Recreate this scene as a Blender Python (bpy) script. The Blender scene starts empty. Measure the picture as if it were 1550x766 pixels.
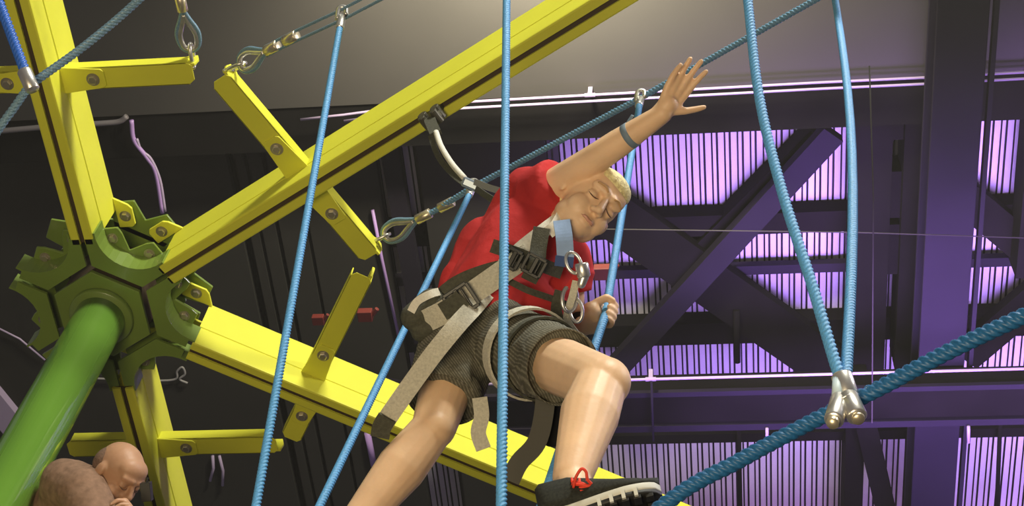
import bpy, bmesh, math, random
import numpy as np
from mathutils import Vector, Matrix, Quaternion, noise
random.seed(7)
SC = bpy.context.scene
COL = SC.collection
PI = math.pi
# ------------------------------------------------------------------ camera
F = 2353.3; CZ = 1.6
Yc = Vector((.0912, -.852, -.515)); Zc = Vector((.0838, .522, -.849)).normalized()
Yc = (Yc - Zc * Yc.dot(Zc)).normalized(); Xc = Yc.cross(Zc)
RW = Matrix((Xc, Yc, Zc))                      # camera axes -> world axes
CAM = Vector((0, 0, CZ))
cd = bpy.data.cameras.new('camera'); cam = bpy.data.objects.new('camera', cd); COL.objects.link(cam)
cd.sensor_width = 36; cd.lens = F * 36 / 1550; cd.clip_end = 200
cam.matrix_world = Matrix.Translation(CAM) @ RW.to_4x4()
SC.camera = cam
# ------------------------------------------------------------------ colour and light
vs = SC.view_settings
vs.view_transform = 'Standard'; vs.look = 'None'; vs.gamma = 1; vs.use_curve_mapping = False; vs.exposure = 0.0
w = bpy.data.worlds.new('world'); SC.world = w; w.use_nodes = True
w.node_tree.nodes['Background'].inputs[0].default_value = (.55, .52, .60, 1)
w.node_tree.nodes['Background'].inputs[1].default_value = .16
def lamp(name, kind, loc, aim, energy, color, size=1.0, sy=None, spot=None, spread=None):
    l = bpy.data.lights.new(name, kind); o = bpy.data.objects.new(name, l); COL.objects.link(o)
    l.energy = energy; l.color = color
    if kind == 'AREA':
        l.size = size
        if sy: l.shape = 'RECTANGLE'; l.size_y = sy
        if spread: l.spread = spread
    else: l.shadow_soft_size = size
    if kind == 'SPOT': l.spot_size = spot; l.spot_blend = .5
    o.location = loc
    o.rotation_euler = (Vector(aim) - Vector(loc)).to_track_quat('-Z', 'Y').to_euler()
    return o
lamp('key_light', 'AREA', (2.2, -3.6, 10.8), (-.6, 3.2, 6.0), 900, (1, .98, .84), 1.5)
lamp('side_light', 'AREA', (4.6, 1.2, 8.6), (.3, 2.4, 5.2), 170, (1, .93, .95), .8)
lamp('low_fill_light', 'AREA', (-1.2, -.6, .35), (-.8, 3.2, 6.5), 230, (1, .80, .50), 2.2)  # added fill lamp, warms the undersides from below
lamp('roof_lamp', 'SPOT', (-1.25, 4.15, 13.7), (-1.2, 5.3, 15.0), 1300, (1, .90, .70), .25, spot=2.6)
for i, (x, y, sx, sy, e) in enumerate([(3.6, 8.6, 7.4, 2.2, 480), (4.4, 11.0, 5.0, 2.0, 100), (8.6, 9.4, 2.0, 3.0, 40)]):
    lamp('purple_wash', 'AREA', (x, y, 10.6), (x, y + .01, 16), e, (.50, .27, 1.0), sx, sy, spread=1.15)
lamp('purple_back', 'AREA', (-1.2, 9.5, 11.5), (-1.2, 9.5, 16), 12, (.6, .4, 1.0), 2, 4)
lamp('pink_wash', 'AREA', (4.0, 15.0, 10.5), (4.0, 15.0, 16), 120, (.85, .40, .72), 8, 2, spread=1.3)

def ray(px, py): return RW @ Vector(((px - 775) / F, -(py - 383) / F, -1))
def D(px, py, d): return CAM + d * ray(px, py)             # point on a sight line at a given distance
def PH(px, py, z):                                          # point on a sight line at a given height
    r = ray(px, py); return CAM + r * ((z - CZ) / r.z)
def cdir(x, y, b): return (RW @ Vector((x, y, b))).normalized()
# ------------------------------------------------------------------ materials
def mat(name, col, rough=.5, metal=0, coat=0, noise_s=None, var=.15, bump=0, bump_s=60, stripes=None, emit=None, spec=.5):
    m = bpy.data.materials.new(name); m.use_nodes = True; nt = m.node_tree; b = nt.nodes['Principled BSDF']
    b.inputs['Base Color'].default_value = (*col, 1); b.inputs['Roughness'].default_value = rough
    b.inputs['Metallic'].default_value = metal; b.inputs['Coat Weight'].default_value = coat
    b.inputs['Coat Roughness'].default_value = .12; b.inputs['Specular IOR Level'].default_value = spec
    tc = nt.nodes.new('ShaderNodeTexCoord')
    if noise_s:
        n = nt.nodes.new('ShaderNodeTexNoise'); n.inputs['Scale'].default_value = noise_s; n.inputs['Detail'].default_value = 5
        nt.links.new(tc.outputs['Object'], n.inputs['Vector'])
        r = nt.nodes.new('ShaderNodeValToRGB'); r.color_ramp.elements[0].position = .3; r.color_ramp.elements[1].position = .7
        r.color_ramp.elements[0].color = (*[c * (1 - var) for c in col], 1); r.color_ramp.elements[1].color = (*[min(1, c * (1 + var)) for c in col], 1)
        nt.links.new(n.outputs['Fac'], r.inputs['Fac']); nt.links.new(r.outputs['Color'], b.inputs['Base Color'])
    if bump:
        n2 = nt.nodes.new('ShaderNodeTexNoise'); n2.inputs['Scale'].default_value = bump_s; n2.inputs['Detail'].default_value = 4
        nt.links.new(tc.outputs['Object'], n2.inputs['Vector'])
        bp = nt.nodes.new('ShaderNodeBump'); bp.inputs['Strength'].default_value = bump; bp.inputs['Distance'].default_value = .01
        nt.links.new(n2.outputs['Fac'], bp.inputs['Height']); nt.links.new(bp.outputs['Normal'], b.inputs['Normal'])
    if emit: b.inputs['Emission Color'].default_value = (*emit[0], 1); b.inputs['Emission Strength'].default_value = emit[1]
    return m
def stripe_mat(name, c1, c2, scale, rough=.9):
    m = bpy.data.materials.new(name); m.use_nodes = True; nt = m.node_tree; b = nt.nodes['Principled BSDF']
    b.inputs['Roughness'].default_value = rough; b.inputs['Specular IOR Level'].default_value = .2
    tc = nt.nodes.new('ShaderNodeTexCoord'); mp = nt.nodes.new('ShaderNodeMapping')
    mp.inputs['Rotation'].default_value = (.3, .5, .4)
    nt.links.new(tc.outputs['Object'], mp.inputs['Vector'])
    wv = nt.nodes.new('ShaderNodeTexWave'); wv.inputs['Scale'].default_value = scale; wv.inputs['Distortion'].default_value = 1.5
    nt.links.new(mp.outputs['Vector'], wv.inputs['Vector'])
    n = nt.nodes.new('ShaderNodeTexNoise'); n.inputs['Scale'].default_value = 120; nt.links.new(tc.outputs['Object'], n.inputs['Vector'])
    mx = nt.nodes.new('ShaderNodeMath'); mx.operation = 'MULTIPLY'; nt.links.new(wv.outputs['Fac'], mx.inputs[0]); nt.links.new(n.outputs['Fac'], mx.inputs[1])
    r = nt.nodes.new('ShaderNodeValToRGB'); r.color_ramp.elements[0].position = .15; r.color_ramp.elements[1].position = .65
    r.color_ramp.elements[0].color = (*c1, 1); r.color_ramp.elements[1].color = (*c2, 1)
    nt.links.new(mx.outputs[0], r.inputs['Fac']); nt.links.new(r.outputs['Color'], b.inputs['Base Color'])
    return m
def skin_mat(name, col, red=.25, sss=.12):
    m = mat(name, col, rough=.48, noise_s=14, var=.07, bump=.05, bump_s=90, spec=.45)
    b = m.node_tree.nodes['Principled BSDF']
    b.inputs['Subsurface Weight'].default_value = sss; b.inputs['Subsurface Radius'].default_value = (.02, .008, .004); b.inputs['Subsurface Scale'].default_value = .6
    return m
YEL = mat('yellow_paint', (.76, .75, .055), rough=.55, coat=0, spec=.3, noise_s=3, var=.05)
GRN = mat('green_paint', (.19, .28, .045), rough=.34, coat=.35, noise_s=3, var=.08)
GRP = mat('green_pole_paint', (.15, .32, .04), rough=.22, coat=.6, noise_s=3, var=.05)
GRP.node_tree.nodes['Principled BSDF'].inputs['Coat Roughness'].default_value = .05
DRK = mat('slot_shade', (.06, .035, .012), rough=.8)  # shade inside the slots, put into the colour
BOLT = mat('zinc_bolt', (.55, .50, .40), rough=.38, metal=.8)
STEEL = mat('galvanised_steel', (.72, .70, .66), rough=.32, metal=.85, noise_s=30, var=.15)
BRASSY = mat('ferrule_alloy', (.75, .66, .48), rough=.35, metal=.8)
ROPE = mat('blue_rope', (.11, .36, .68), rough=.45, noise_s=200, var=.2, bump=.2, bump_s=500)
ROPED = mat('deep_blue_rope', (.03, .10, .45), rough=.45, noise_s=200, var=.2)
CABLE = mat('blue_sheathed_cable', (.16, .28, .38), rough=.4, noise_s=300, var=.4)
BLACK = mat('black_paint', (.008, .0075, .007), spec=.08, rough=.9, noise_s=1.5, var=.3)
DGREY = mat('dark_grey_paint', (.060, .056, .048), rough=.7, noise_s=.8, var=.08)
PANEL = mat('dim_roof_sheet', (.030, .029, .024), rough=.8, spec=.2, noise_s=.5, var=.25)  # dimness of the left roof as a dark colour
DUCT = mat('violet_grey_paint', (.016, .013, .021), spec=.15, rough=.8, noise_s=1, var=.2)
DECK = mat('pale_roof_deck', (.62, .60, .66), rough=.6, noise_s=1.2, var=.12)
GROOVE_SHADE = mat('deck_groove_shade', (.02, .015, .03), rough=.9)  # shade in the deck grooves, painted as a dark colour
PIPE = mat('pale_pipe', (.46, .37, .52), rough=.35)
SKIN = skin_mat('fair_skin', (.78, .52, .32))
SKIN2 = skin_mat('tanned_skin', (.52, .29, .17))
HAIR = mat('blond_hair', (.85, .70, .36), rough=.6, noise_s=90, var=.3, bump=.6, bump_s=200)
HAIR2 = mat('cropped_dark_hair', (.20, .12, .08), rough=.8, noise_s=200, var=.4)
SHIRT = mat('red_cotton', (.50, .034, .036), rough=.85, noise_s=9, var=.12, bump=.3, bump_s=30, spec=.2)
SHORTS = stripe_mat('grey_striped_cotton', (.10, .095, .072), (.24, .23, .18), 48)
HEMM = mat('grey_hem', (.20, .19, .15), rough=.9, noise_s=200, var=.3)
BLKC = mat('black_cloth', (.014, .013, .013), rough=.9)
WEB = mat('beige_webbing', (.55, .52, .42), rough=.85, noise_s=160, var=.15, bump=.3, bump_s=300)
WEBW = mat('off_white_webbing', (.72, .69, .60), rough=.8, noise_s=160, var=.1)
OLIVE = mat('dark_olive_webbing', (.065, .065, .045), rough=.8, noise_s=120, var=.25, bump=.3, bump_s=300)
BUCK = mat('black_buckle', (.03, .03, .028), rough=.4, metal=.3)
BLUEP = mat('pale_blue_pad', (.26, .38, .62), rough=.7, noise_s=60, var=.08)
NAVY = mat('navy_webbing', (.03, .07, .22), rough=.7)
BAND = mat('blue_grey_wristband', (.16, .22, .28), rough=.6)
SOLE = mat('black_rubber', (.016, .016, .015), rough=.6, noise_s=60, var=.3)
UPPER = mat('black_mesh_upper', (.015, .017, .012), rough=.85, noise_s=180, var=.5)
MID = mat('white_midsole', (.62, .62, .55), rough=.6)
RED = mat('red_lace', (.75, .06, .03), rough=.7)
TAN = mat('brown_fleece', (.27, .165, .11), rough=.95, noise_s=40, var=.2, bump=.3, bump_s=25, spec=.15)
LIP = mat('lip', (.60, .30, .21), rough=.45)
LASH = mat('dark_lash', (.12, .06, .035), rough=.7)
BROWM = mat('sandy_brow', (.50, .30, .14), rough=.8)
# ------------------------------------------------------------------ mesh helpers
def link(name, bm, m, parent=None, smooth=True, bevel=0):
    me = bpy.data.meshes.new(name); bmesh.ops.recalc_face_normals(bm, faces=bm.faces); bm.to_mesh(me); bm.free()
    o = bpy.data.objects.new(name, me); COL.objects.link(o)
    if m: me.materials.append(m)
    if smooth:
        for p in me.polygons: p.use_smooth = True
    if bevel:
        b = o.modifiers.new('bevel', 'BEVEL'); b.width = bevel; b.segments = 2; b.limit_method = 'ANGLE'; b.angle_limit = .6
    if parent: o.parent = parent
    return o
def flat(name, bm, m, parent=None, bevel=0): return link(name, bm, m, parent, smooth=False, bevel=bevel)
def tag(o, label, cat=None, group=None, kind=None):
    if label: o['label'] = label
    if cat: o['category'] = cat
    if group: o['group'] = group
    if kind: o['kind'] = kind
    return o
def empty(name, loc, label, cat, group=None):
    o = bpy.data.objects.new(name, None); COL.objects.link(o); o.empty_display_size = .1
    o['_loc'] = 0; del o['_loc']
    return tag(o, label, cat, group)
def frame(d, hint=None):
    d = Vector(d).normalized(); h = Vector(hint) if hint is not None else (Vector((0, 0, 1)) if abs(d.z) < .9 else Vector((1, 0, 0)))
    a = (h - d * h.dot(d)).normalized(); return a, d.cross(a)
def prism(bm, pts, v):                                       # polygon swept along v
    a = [bm.verts.new(p) for p in pts]; b = [bm.verts.new(Vector(p) + Vector(v)) for p in pts]; n = len(a)
    bm.faces.new(a); bm.faces.new(list(reversed(b)))
    for i in range(n): bm.faces.new((a[i], b[i], b[(i + 1) % n], a[(i + 1) % n]))
def box(bm, c, ax, ay, az):                                  # centre and three half-axes
    c = Vector(c); ax = Vector(ax); ay = Vector(ay); az = Vector(az)
    prism(bm, [c - ax - ay - az, c + ax - ay - az, c + ax + ay - az, c - ax + ay - az], 2 * az)
def abox(bm, x0, x1, y0, y1, z0, z1):
    box(bm, ((x0 + x1) / 2, (y0 + y1) / 2, (z0 + z1) / 2), ((x1 - x0) / 2, 0, 0), (0, (y1 - y0) / 2, 0), (0, 0, (z1 - z0) / 2))
def rings(bm, rs, close=True, cap=True):
    vv = [[bm.verts.new(p) for p in r] for r in rs]; n = len(vv[0])
    for a, b in zip(vv, vv[1:]):
        for i in range(n if close else n - 1):
            bm.faces.new((a[i], a[(i + 1) % n], b[(i + 1) % n], b[i]))
    if cap: bm.faces.new(list(reversed(vv[0]))); bm.faces.new(vv[-1])
def catmull(pts, n=8):
    pts = [Vector(p) for p in pts]; P = [2 * pts[0] - pts[1]] + pts + [2 * pts[-1] - pts[-2]]; out = []
    for i in range(1, len(P) - 2):
        for k in range(n):
            t = k / n; a, b, c, d = P[i - 1:i + 3]
            out.append(.5 * ((2 * b) + (c - a) * t + (2 * a - 5 * b + 4 * c - d) * t * t + (3 * b - a - 3 * c + d) * t ** 3))
    out.append(pts[-1]); return out
def tube(bm, pts, r, seg=12, cap=True):
    pts = [Vector(p) for p in pts]; n = len(pts); rr = r if isinstance(r, (list, tuple)) else [r] * n
    a = None; rs = []
    for i, p in enumerate(pts):
        t = (pts[min(i + 1, n - 1)] - pts[max(i - 1, 0)]).normalized()
        if a is None: a, _ = frame(t)
        a = (a - t * a.dot(t)).normalized(); b = t.cross(a)
        rs.append([p + rr[i] * (math.cos(k * 2 * PI / seg) * a + math.sin(k * 2 * PI / seg) * b) for k in range(seg)])
    rings(bm, rs, True, cap)
def resample(pts, step):
    out = [Vector(pts[0])]
    for a, b in zip(pts, pts[1:]):
        a = Vector(a); b = Vector(b); L = (b - a).length; n = max(1, round(L / step))
        for k in range(1, n + 1): out.append(a.lerp(b, k / n))
    return out
def rope(bm, pts, R, strands=4, spacing=None, step=None, hand=1):
    sp = spacing or R * 1.05; pitch = sp * strands; step = step or sp / 4.5; seg = strands * 5
    pts = resample(pts, step); n = len(pts); a = None; rs = []; L = 0
    for i, p in enumerate(pts):
        t = (pts[min(i + 1, n - 1)] - pts[max(i - 1, 0)]).normalized()
        if a is None: a, _ = frame(t)
        a = (a - t * a.dot(t)).normalized(); b = t.cross(a)
        if i: L += (p - pts[i - 1]).length
        ph = hand * L / pitch * 2 * PI; ring = []
        for k in range(seg):
            th = k * 2 * PI / seg; rad = R * (.72 + .28 * abs(math.cos(strands * th / 2)))
            ring.append(p + rad * (math.cos(th + ph) * a + math.sin(th + ph) * b))
        rs.append(ring)
    rings(bm, rs)
def ribbon(bm, pts, width, thick, wd, n=6):                  # webbing along pts; wd = width direction (one or per point)
    per = isinstance(wd, (list, tuple)) and isinstance(wd[0], Vector)
    P = catmull(pts, n); W = catmull(wd, n) if per else [Vector(wd)] * len(P); rs = []
    for i, p in enumerate(P):
        t = (P[min(i + 1, len(P) - 1)] - P[max(i - 1, 0)]).normalized(); u = W[i]; u = (u - t * u.dot(t)).normalized(); v = t.cross(u)
        h = width / 2; q = thick / 2
        rs.append([p + u * h + v * q, p - u * h + v * q, p - u * h - v * q, p + u * h - v * q])
    rings(bm, rs)
def ellipsoid(bm, c, r, M=None, sub=3):
    g = bmesh.ops.create_icosphere(bm, subdivisions=sub, radius=1)
    M = M or Matrix.Identity(3); c = Vector(c)
    for v in g['verts']: v.co = c + M @ Vector((v.co.x * r[0], v.co.y * r[1], v.co.z * r[2]))
def capsule(bm, a, b, ra, rb, seg=18):
    a = Vector(a); b = Vector(b); d = b - a; L = d.length; d.normalize(); u, v = frame(d); rs = []
    for k in range(1, 7):
        t = -PI / 2 + k * PI / 12; rs.append((a + d * ra * math.sin(t), ra * math.cos(t)))
    for k in range(0, 6):
        t = k * PI / 12; rs.append((b + d * rb * math.sin(t), rb * math.cos(t)))
    rings(bm, [[p + r * (math.cos(i * 2 * PI / seg) * u + math.sin(i * 2 * PI / seg) * v) for i in range(seg)] for p, r in rs])
def frustum(bm, a, b, ra, rb, seg=28, u=None, sq=1.0):
    a = Vector(a); b = Vector(b); d = (b - a).normalized(); u, v = frame(d, u)
    rings(bm, [[p + r * (math.cos(i * 2 * PI / seg) * u + sq * math.sin(i * 2 * PI / seg) * v) for i in range(seg)] for p, r in ((a, ra), (b, rb))])
def fuse(name, bm, m, parent, voxel, smooth=4, fold=0, fold_size=.08):
    o = link(name, bm, m, parent)
    r = o.modifiers.new('r', 'REMESH'); r.mode = 'VOXEL'; r.voxel_size = voxel; r.use_smooth_shade = True
    s = o.modifiers.new('s', 'SMOOTH'); s.iterations = smooth; s.factor = .5
    dg = bpy.context.evaluated_depsgraph_get(); me = bpy.data.meshes.new_from_object(o.evaluated_get(dg)); o.modifiers.clear()
    old = o.data; o.data = me; me.name = name; bpy.data.meshes.remove(old)
    if not me.materials: me.materials.append(m)
    if fold:
        n = len(me.vertices); co = [0] * (n * 3); nm = [0] * (n * 3); me.vertices.foreach_get('co', co); me.vertices.foreach_get('normal', nm)
        for i in range(n):
            p = Vector(co[3 * i:3 * i + 3]) / fold_size
            v = noise.noise(Vector((p.x * .55 + p.z * .3, p.y * 1.3, p.z * 1.0 - p.x * .6))); v = (1 - abs(v) * 2.2) * fold
            for k in range(3): co[3 * i + k] += nm[3 * i + k] * v
        me.vertices.foreach_set('co', co)
    for p in me.polygons: p.use_smooth = True
    return o
def bolt(bm, p, ax, r=.014, h=.012, washer=True):
    p = Vector(p); ax = Vector(ax).normalized(); u, v = frame(ax)
    if washer: rings(bm, [[q + r * 1.45 * (math.cos(i * PI / 12) * u + math.sin(i * PI / 12) * v) for i in range(24)] for q in (p, p + ax * .003)])
    q0 = p + ax * .0028
    rings(bm, [[q + rr * (math.cos(i * PI / 3) * u + math.sin(i * PI / 3) * v) for i in range(6)] for q, rr in ((q0, r), (q0 + ax * h * .8, r), (q0 + ax * h, r * .82))])
Z = Vector((0, 0, 1))
# ================================================================== SETTING: the roof
DZ = 16.0
def X_(px, py, z): return PH(px, py, z).x
def Y_(px, py, z): return PH(px, py, z).y
# floor, far below
bm = bmesh.new(); abox(bm, -12, 14, -8, 20, -.2, 0); tag(flat('floor', bm, mat('dark_floor', (.05, .045, .05), rough=.6)), None, kind='structure')
# corrugated deck: ribs run along Y
bm = bmesh.new(); x = -9.0; prof = []
P = .132
while x < 13:
    prof += [(x, 0), (x + .058, 0), (x + .060, .05), (x + .074, .05), (x + .076, 0), (x + .108, 0), (x + .110, .05), (x + .129, .05), (x + .131, 0)]; x += P
va = [bm.verts.new((a, -4, DZ + b)) for a, b in prof]; vb = [bm.verts.new((a, 19, DZ + b)) for a, b in prof]
for i in range(len(va) - 1): bm.faces.new((va[i], va[i + 1], vb[i + 1], vb[i]))
ceil = flat('ceiling', bm, DECK); ceil.data.materials.append(None); ceil.data.materials.clear(); ceil.data.materials.append(DECK); tag(ceil, None, kind='structure'); ceil.data.materials.append(GROOVE_SHADE)
XL = PH(845, 230, DZ).x; XA = PH(596, 400, DZ).x; XB = PH(650, 400, DZ).x; ceil.data.materials.append(mat('shaded_roof_deck', (.05, .048, .045), rough=.7))  # darker deck copy stands in for weak light on the left
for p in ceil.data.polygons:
    if p.center.x < XL and not XA < p.center.x < XB: p.material_index = 2  # painted dark where little light reaches, pale strip kept for the lit patch
    elif p.center.z > DZ + .01: p.material_index = 1  # groove faces get the painted shade
bm = bmesh.new(); abox(bm, -9, 13, -4, 19, DZ + .12, DZ + .2); tag(flat('ceiling', bm, BLACK), None, kind='structure')
tn = [0]
def trim(x0, x1, y0, y1, z0, z1, m=BLACK, bev=0):
    tn[0] += 1; bm = bmesh.new(); abox(bm, x0, x1, y0, y1, z0, z1); return tag(flat('trim_%d' % tn[0], bm, m, bevel=bev), None, kind='structure')
def band(py0, py1, z0, z1, px0, px1, m=BLACK, px=1200, bev=0):    # roof member along X, its lower face seen from py0 to py1
    ya, yb = sorted((Y_(px, py0, z0), Y_(px, py1, z0))); xa = X_(px0, (py0 + py1) / 2, z0); xb = X_(px1, (py0 + py1) / 2, z0)
    return trim(xa, xb, ya, yb, z0, z1, m, bev)
# wide dark soffit over the top half of the view, with a stepped lower edge
band(-420, 128, 15.0, 15.3, -200, 1720, DGREY)
band(128, 196, 15.02, 15.25, -200, 1720, BLACK)
# joists across the lit bays
band(322, 353, 15.75, 15.98, 560, 1720)
band(401, 414, 15.8, 15.9, 560, 1720, DUCT)
band(486, 518, 15.75, 15.98, 560, 1720)
# deep cross girder: web and flanges
band(590, 648, 13.95, 14.25, 560, 1720)
band(590, 597, 13.90, 13.95, 560, 1720, DUCT)
band(641, 650, 13.90, 13.95, 560, 1720, DUCT)
band(655, 668, 15.4, 15.6, 900, 1720)
# added dark sheets imitate the dim left roof; slots leave faint deck streaks
for a, b in ((-420, 372), (385, 398), (404, 424), (431, 470), (476, 590), (652, 838)):
    trim(X_(a, 383, 15.5), X_(b, 383, 15.5), 7.0, 18, 15.5, 15.6, PANEL)
# dark strips along Y left of the girder
def ystrip(pxa, pxb, z0, z1, pyt, pyb, m, pyref=383, bev=0):
    xa = X_(pxa, pyref, z0); xb = X_(pxb, pyref, z0); return trim(xa, xb, Y_((pxa + pxb) / 2, pyt, z0), Y_((pxa + pxb) / 2, pyb, z0), z0, z1, m, bev)
ystrip(1287, 1345, 15.3, 15.7, 100, 560, BLACK)
ystrip(1362, 1400, 15.25, 15.7, 100, 560, BLACK)
ystrip(1333, 1370, 15.35, 15.7, 260, 330, BLACK)
ystrip(1333, 1370, 15.35, 15.7, 340, 415, BLACK)
ystrip(1333, 1370, 15.35, 15.7, 120, 212, BLACK)
ystrip(1287, 1318, 15.2, 15.6, 560, 900, BLACK)
ystrip(1541, 1640, 15.3, 15.7, 180, 420, BLACK)

def thing1(name, bm, m, label, cat, group=None, smooth=False, bevel=0):
    o = link(name, bm, m, None, smooth, bevel); return tag(o, label, cat, group)
# the big girder running along Y (seen as a broad violet band)
g0, g1 = X_(1399, 383, 14.3), X_(1472, 383, 14.3)
bm = bmesh.new(); abox(bm, g0, g1, -3, 18, 14.3, 14.34); abox(bm, (g0 + g1) / 2 - .03, (g0 + g1) / 2 + .03, -3, 18, 14.34, 14.76); abox(bm, g0, g1, -3, 18, 14.76, 14.8)
thing1('roof_girder', bm, DUCT, 'broad violet-grey roof girder running up the picture right of the blue stirrup ropes', 'girder', bevel=.01)
bm = bmesh.new(); abox(bm, g1 + .04, g1 + .08, -3, 18, 14.3, 14.4)
thing1('cable_tray', bm, DUCT, 'thin grey rail running along the right edge of the broad violet-grey roof girder', 'rail')
# diagonal roof braces (lying in the roof plane)
def brace(a, b, wpx, z0, z1, m, label, flange=True):
    A = PH(*a, z0); B = PH(*b, z0); t = (B - A).normalized(); s = Z.cross(t); wd = wpx / 2 * ((A - CAM).length) / F
    bm = bmesh.new(); c = (A + B) / 2; h = (B - A).length / 2
    box(bm, c + Z * (z1 - z0) / 2, t * h, s * wd, Z * (z1 - z0) / 2)
    if flange:
        box(bm, c + Z * (z1 - z0) / 2, t * h, s * wd * .12, Z * (z1 - z0) / 2); box(bm, c + Z * (z1 - z0), t * h, s * wd, Z * .03)
    return thing1('diagonal_brace', bm, m, label, 'roof brace', 'diagonal braces in the roof')
brace((905, 312), (1310, 596), 78, 15.62, 15.76, BLACK, 'broad black brace sloping down right from behind the boy to the right V rope', flange=False)
brace((1262, 205), (935, 560), 36, 15.47, 15.62, DUCT, 'narrower violet-grey brace sloping down left, crossing under the broad black brace', flange=False)
brace((1236, 205), (1050, 390), 24, 15.70, 15.98, BLACK, 'black bar added as the dark side of the upper half of the violet-grey brace', flange=False)  # dark side face of the violet-grey brace, drawn as its own bar
brace((1460, 300), (1640, 450), 50, 15.62, 15.76, BLACK, 'black brace sloping down to the right beyond the violet-grey girder', flange=False)
brace((1640, 392), (1460, 545), 50, 15.62, 15.76, BLACK, 'black brace sloping down to the left beside the violet-grey girder', flange=False)
brace((1310, 640), (1345, 790), 30, 15.0, 15.1, BLACK, 'steep black brace in the lowest lit roof bay, left of the violet-grey girder', flange=False)
# pipes and conduit
def pipe(name, pts, r, m, label, cat='pipe', clamps=(), seg=10, group=None):
    bm = bmesh.new(); tube(bm, pts, r, seg); o = link(name, bm, m); tag(o, label, cat, {'conduit_pipe': 'pipes under the roof', 'hanger_rod': 'rods in the roof', 'wire': 'thin wires under the roof'}[name])
    for c in clamps:
        b2 = bmesh.new(); c = Vector(c); tube(b2, [c - Vector((.05, 0, 0)), c + Vector((.05, 0, 0))], r * 1.5, 12); box(b2, c + Z * .07, (.02, 0, 0), (0, .02, 0), (0, 0, .07)); link('pipe_clamp', b2, m, o, smooth=False)
    return o
zp = 14.86
pl = [PH(x, y, zp) for x, y in ((455, 181), (520, 174), (640, 158), (893, 144), (1240, 125), (1408, 117), (1700, 101))]
pipe('conduit_pipe', pl, .013, PIPE, 'pale violet pipe behind the boy\'s raised hand, upper of the close pair', clamps=[pl[3]], group=None)
pl2 = [p + Vector((0, .055, -.02)) for p in pl[1:]]
pipe('conduit_pipe', pl2, .013, PIPE, 'pale violet pipe behind the boy\'s raised hand, lower of the close pair')
pl3 = [PH(x, y, 13.8) for x, y in ((690, 583), (985, 574), (1270, 566), (1700, 554))]
pipe('conduit_pipe', pl3, .014, PIPE, 'thin pale pipe crossing the dark girder below the lit roof bays', clamps=[pl3[1]])
def rod(px, y0, y1, z0, r, m, label, px1=None):
    return pipe('hanger_rod', [PH(px, y0, z0), PH(px1 or px, y1, z0)], r, m, label, 'rod')
rod(986, 578, 668, 13.76, .012, DUCT, 'thin dark rod hanging from the clamp of the lower pale pipe', 989)
rod(1118, 640, 790, 15.3, .026, BLACK, 'dark thin post in the lowest lit bay, right of the boy\'s shoe', 1121)
rod(1514, 640, 790, 15.3, .024, BLACK, 'dark thin post in the lowest lit bay at the right edge of the picture', 1508)
rod(1115, 470, 548, 15.6, .036, BLACK, 'short dark post under the broad black brace', 1116)
rod(1161, 648, 672, 13.87, .016, PIPE, 'short pale threaded rod under the cross girder, left of the rope joint')
rod(1466, 645, 670, 13.87, .016, PIPE, 'short pale threaded rod under the cross girder, right of the violet-grey girder')
pipe('wire', [PH(x, y, 13.6) for x, y in ((905, 347), (1300, 352), (1550, 360))], .006, DGREY, 'very thin grey wire across the lit roof bays behind the boy\'s head', 'wire')
pipe('wire', [PH(x, y, 13.0) for x, y in ((1320, 640), (1322, 300), (1316, 100))], .006, DGREY, 'very thin upright grey wire just right of the hanging V rope', 'wire')
# clutter high on the left
pipe('conduit_pipe', catmull([PH(x, y, 14.96) for x, y in ((-60, 204), (60, 193), (150, 187), (180, 184), (192, 176))], 5), 0.0275, mat('grey_pipe', (.22, .20, .20), rough=.5), 'dull grey pipe passing behind the upper left yellow beam')
VIO = mat('purple_lit_pipe', (.50, .32, .66), rough=.4)  # purple light on the pipes put into their base colour
pipe('conduit_pipe', catmull([PH(x, y, 14.96) for x, y in ((199, 182), (203, 212), (222, 238), (236, 262), (246, 322))], 6), 0.0225, VIO, 'bent purple-lit pipe hanging above the hub of the green pole')
pipe('conduit_pipe', catmull([PH(x, y, 14.96) for x, y in ((207, 210), (214, 228), (228, 240), (242, 272), (250, 320))], 6), 0.0150, PIPE, 'thin bent pale pipe beside the purple-lit one above the green hub')
pipe('wire', catmull([PH(x, y, 15.46) for x, y in ((100, 571), (200, 575), (262, 575), (268, 562), (276, 556), (280, 566), (272, 574), (284, 580))], 6), 0.0125, mat('grey_wire', (.30, .29, .27), rough=.6), 'grey wire with a loop behind the lower beams at the green hub', 'wire')
pipe('wire', [PH(x, y, 15.46) for x, y in ((-20, 488), (30, 513), (68, 545))], 0.0112, PIPE, 'pale thin wire running down to the green hub from the left edge', 'wire')
pipe('conduit_pipe', [PH(x, y, 15.46) for x, y in ((564, 318), (578, 392), (606, 520))], 0.0175, VIO, 'thin violet tube behind the thimble of the lower steel cable')
pipe('conduit_pipe', [PH(x, y, 15.46) for x, y in ((556, 655), (566, 705))], 0.0375, VIO, 'short bright violet tube under the lower right yellow beam')
for i, (a, b) in enumerate((((322, 690), (318, 728)), ((332, 690), (337, 735)))):
    pipe('conduit_pipe', [PH(*a, 15.46), PH((a[0] + b[0]) / 2 + 3, (a[1] + b[1]) / 2, 15.46), PH(*b, 15.46)], 0.0175, PIPE, 'short pale tube under the lower yellow cross arm, ' + ('left' if i == 0 else 'right') + ' of two', 'pipe')
brace((588, 225), (640, 520), 28, 15.38, 15.5, DUCT, 'faint violet-grey brace behind the lower end of the crossed yellow arm', flange=False)
brace((470, 560), (700, 610), 14, 15.4, 15.5, DUCT, 'short faint brace behind the hanging beige strap', flange=False)
brace((-30, 588), (25, 655), 40, 15.4, 15.5, PIPE, 'pale pinkish panel edge left of the green pole', flange=False)
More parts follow.
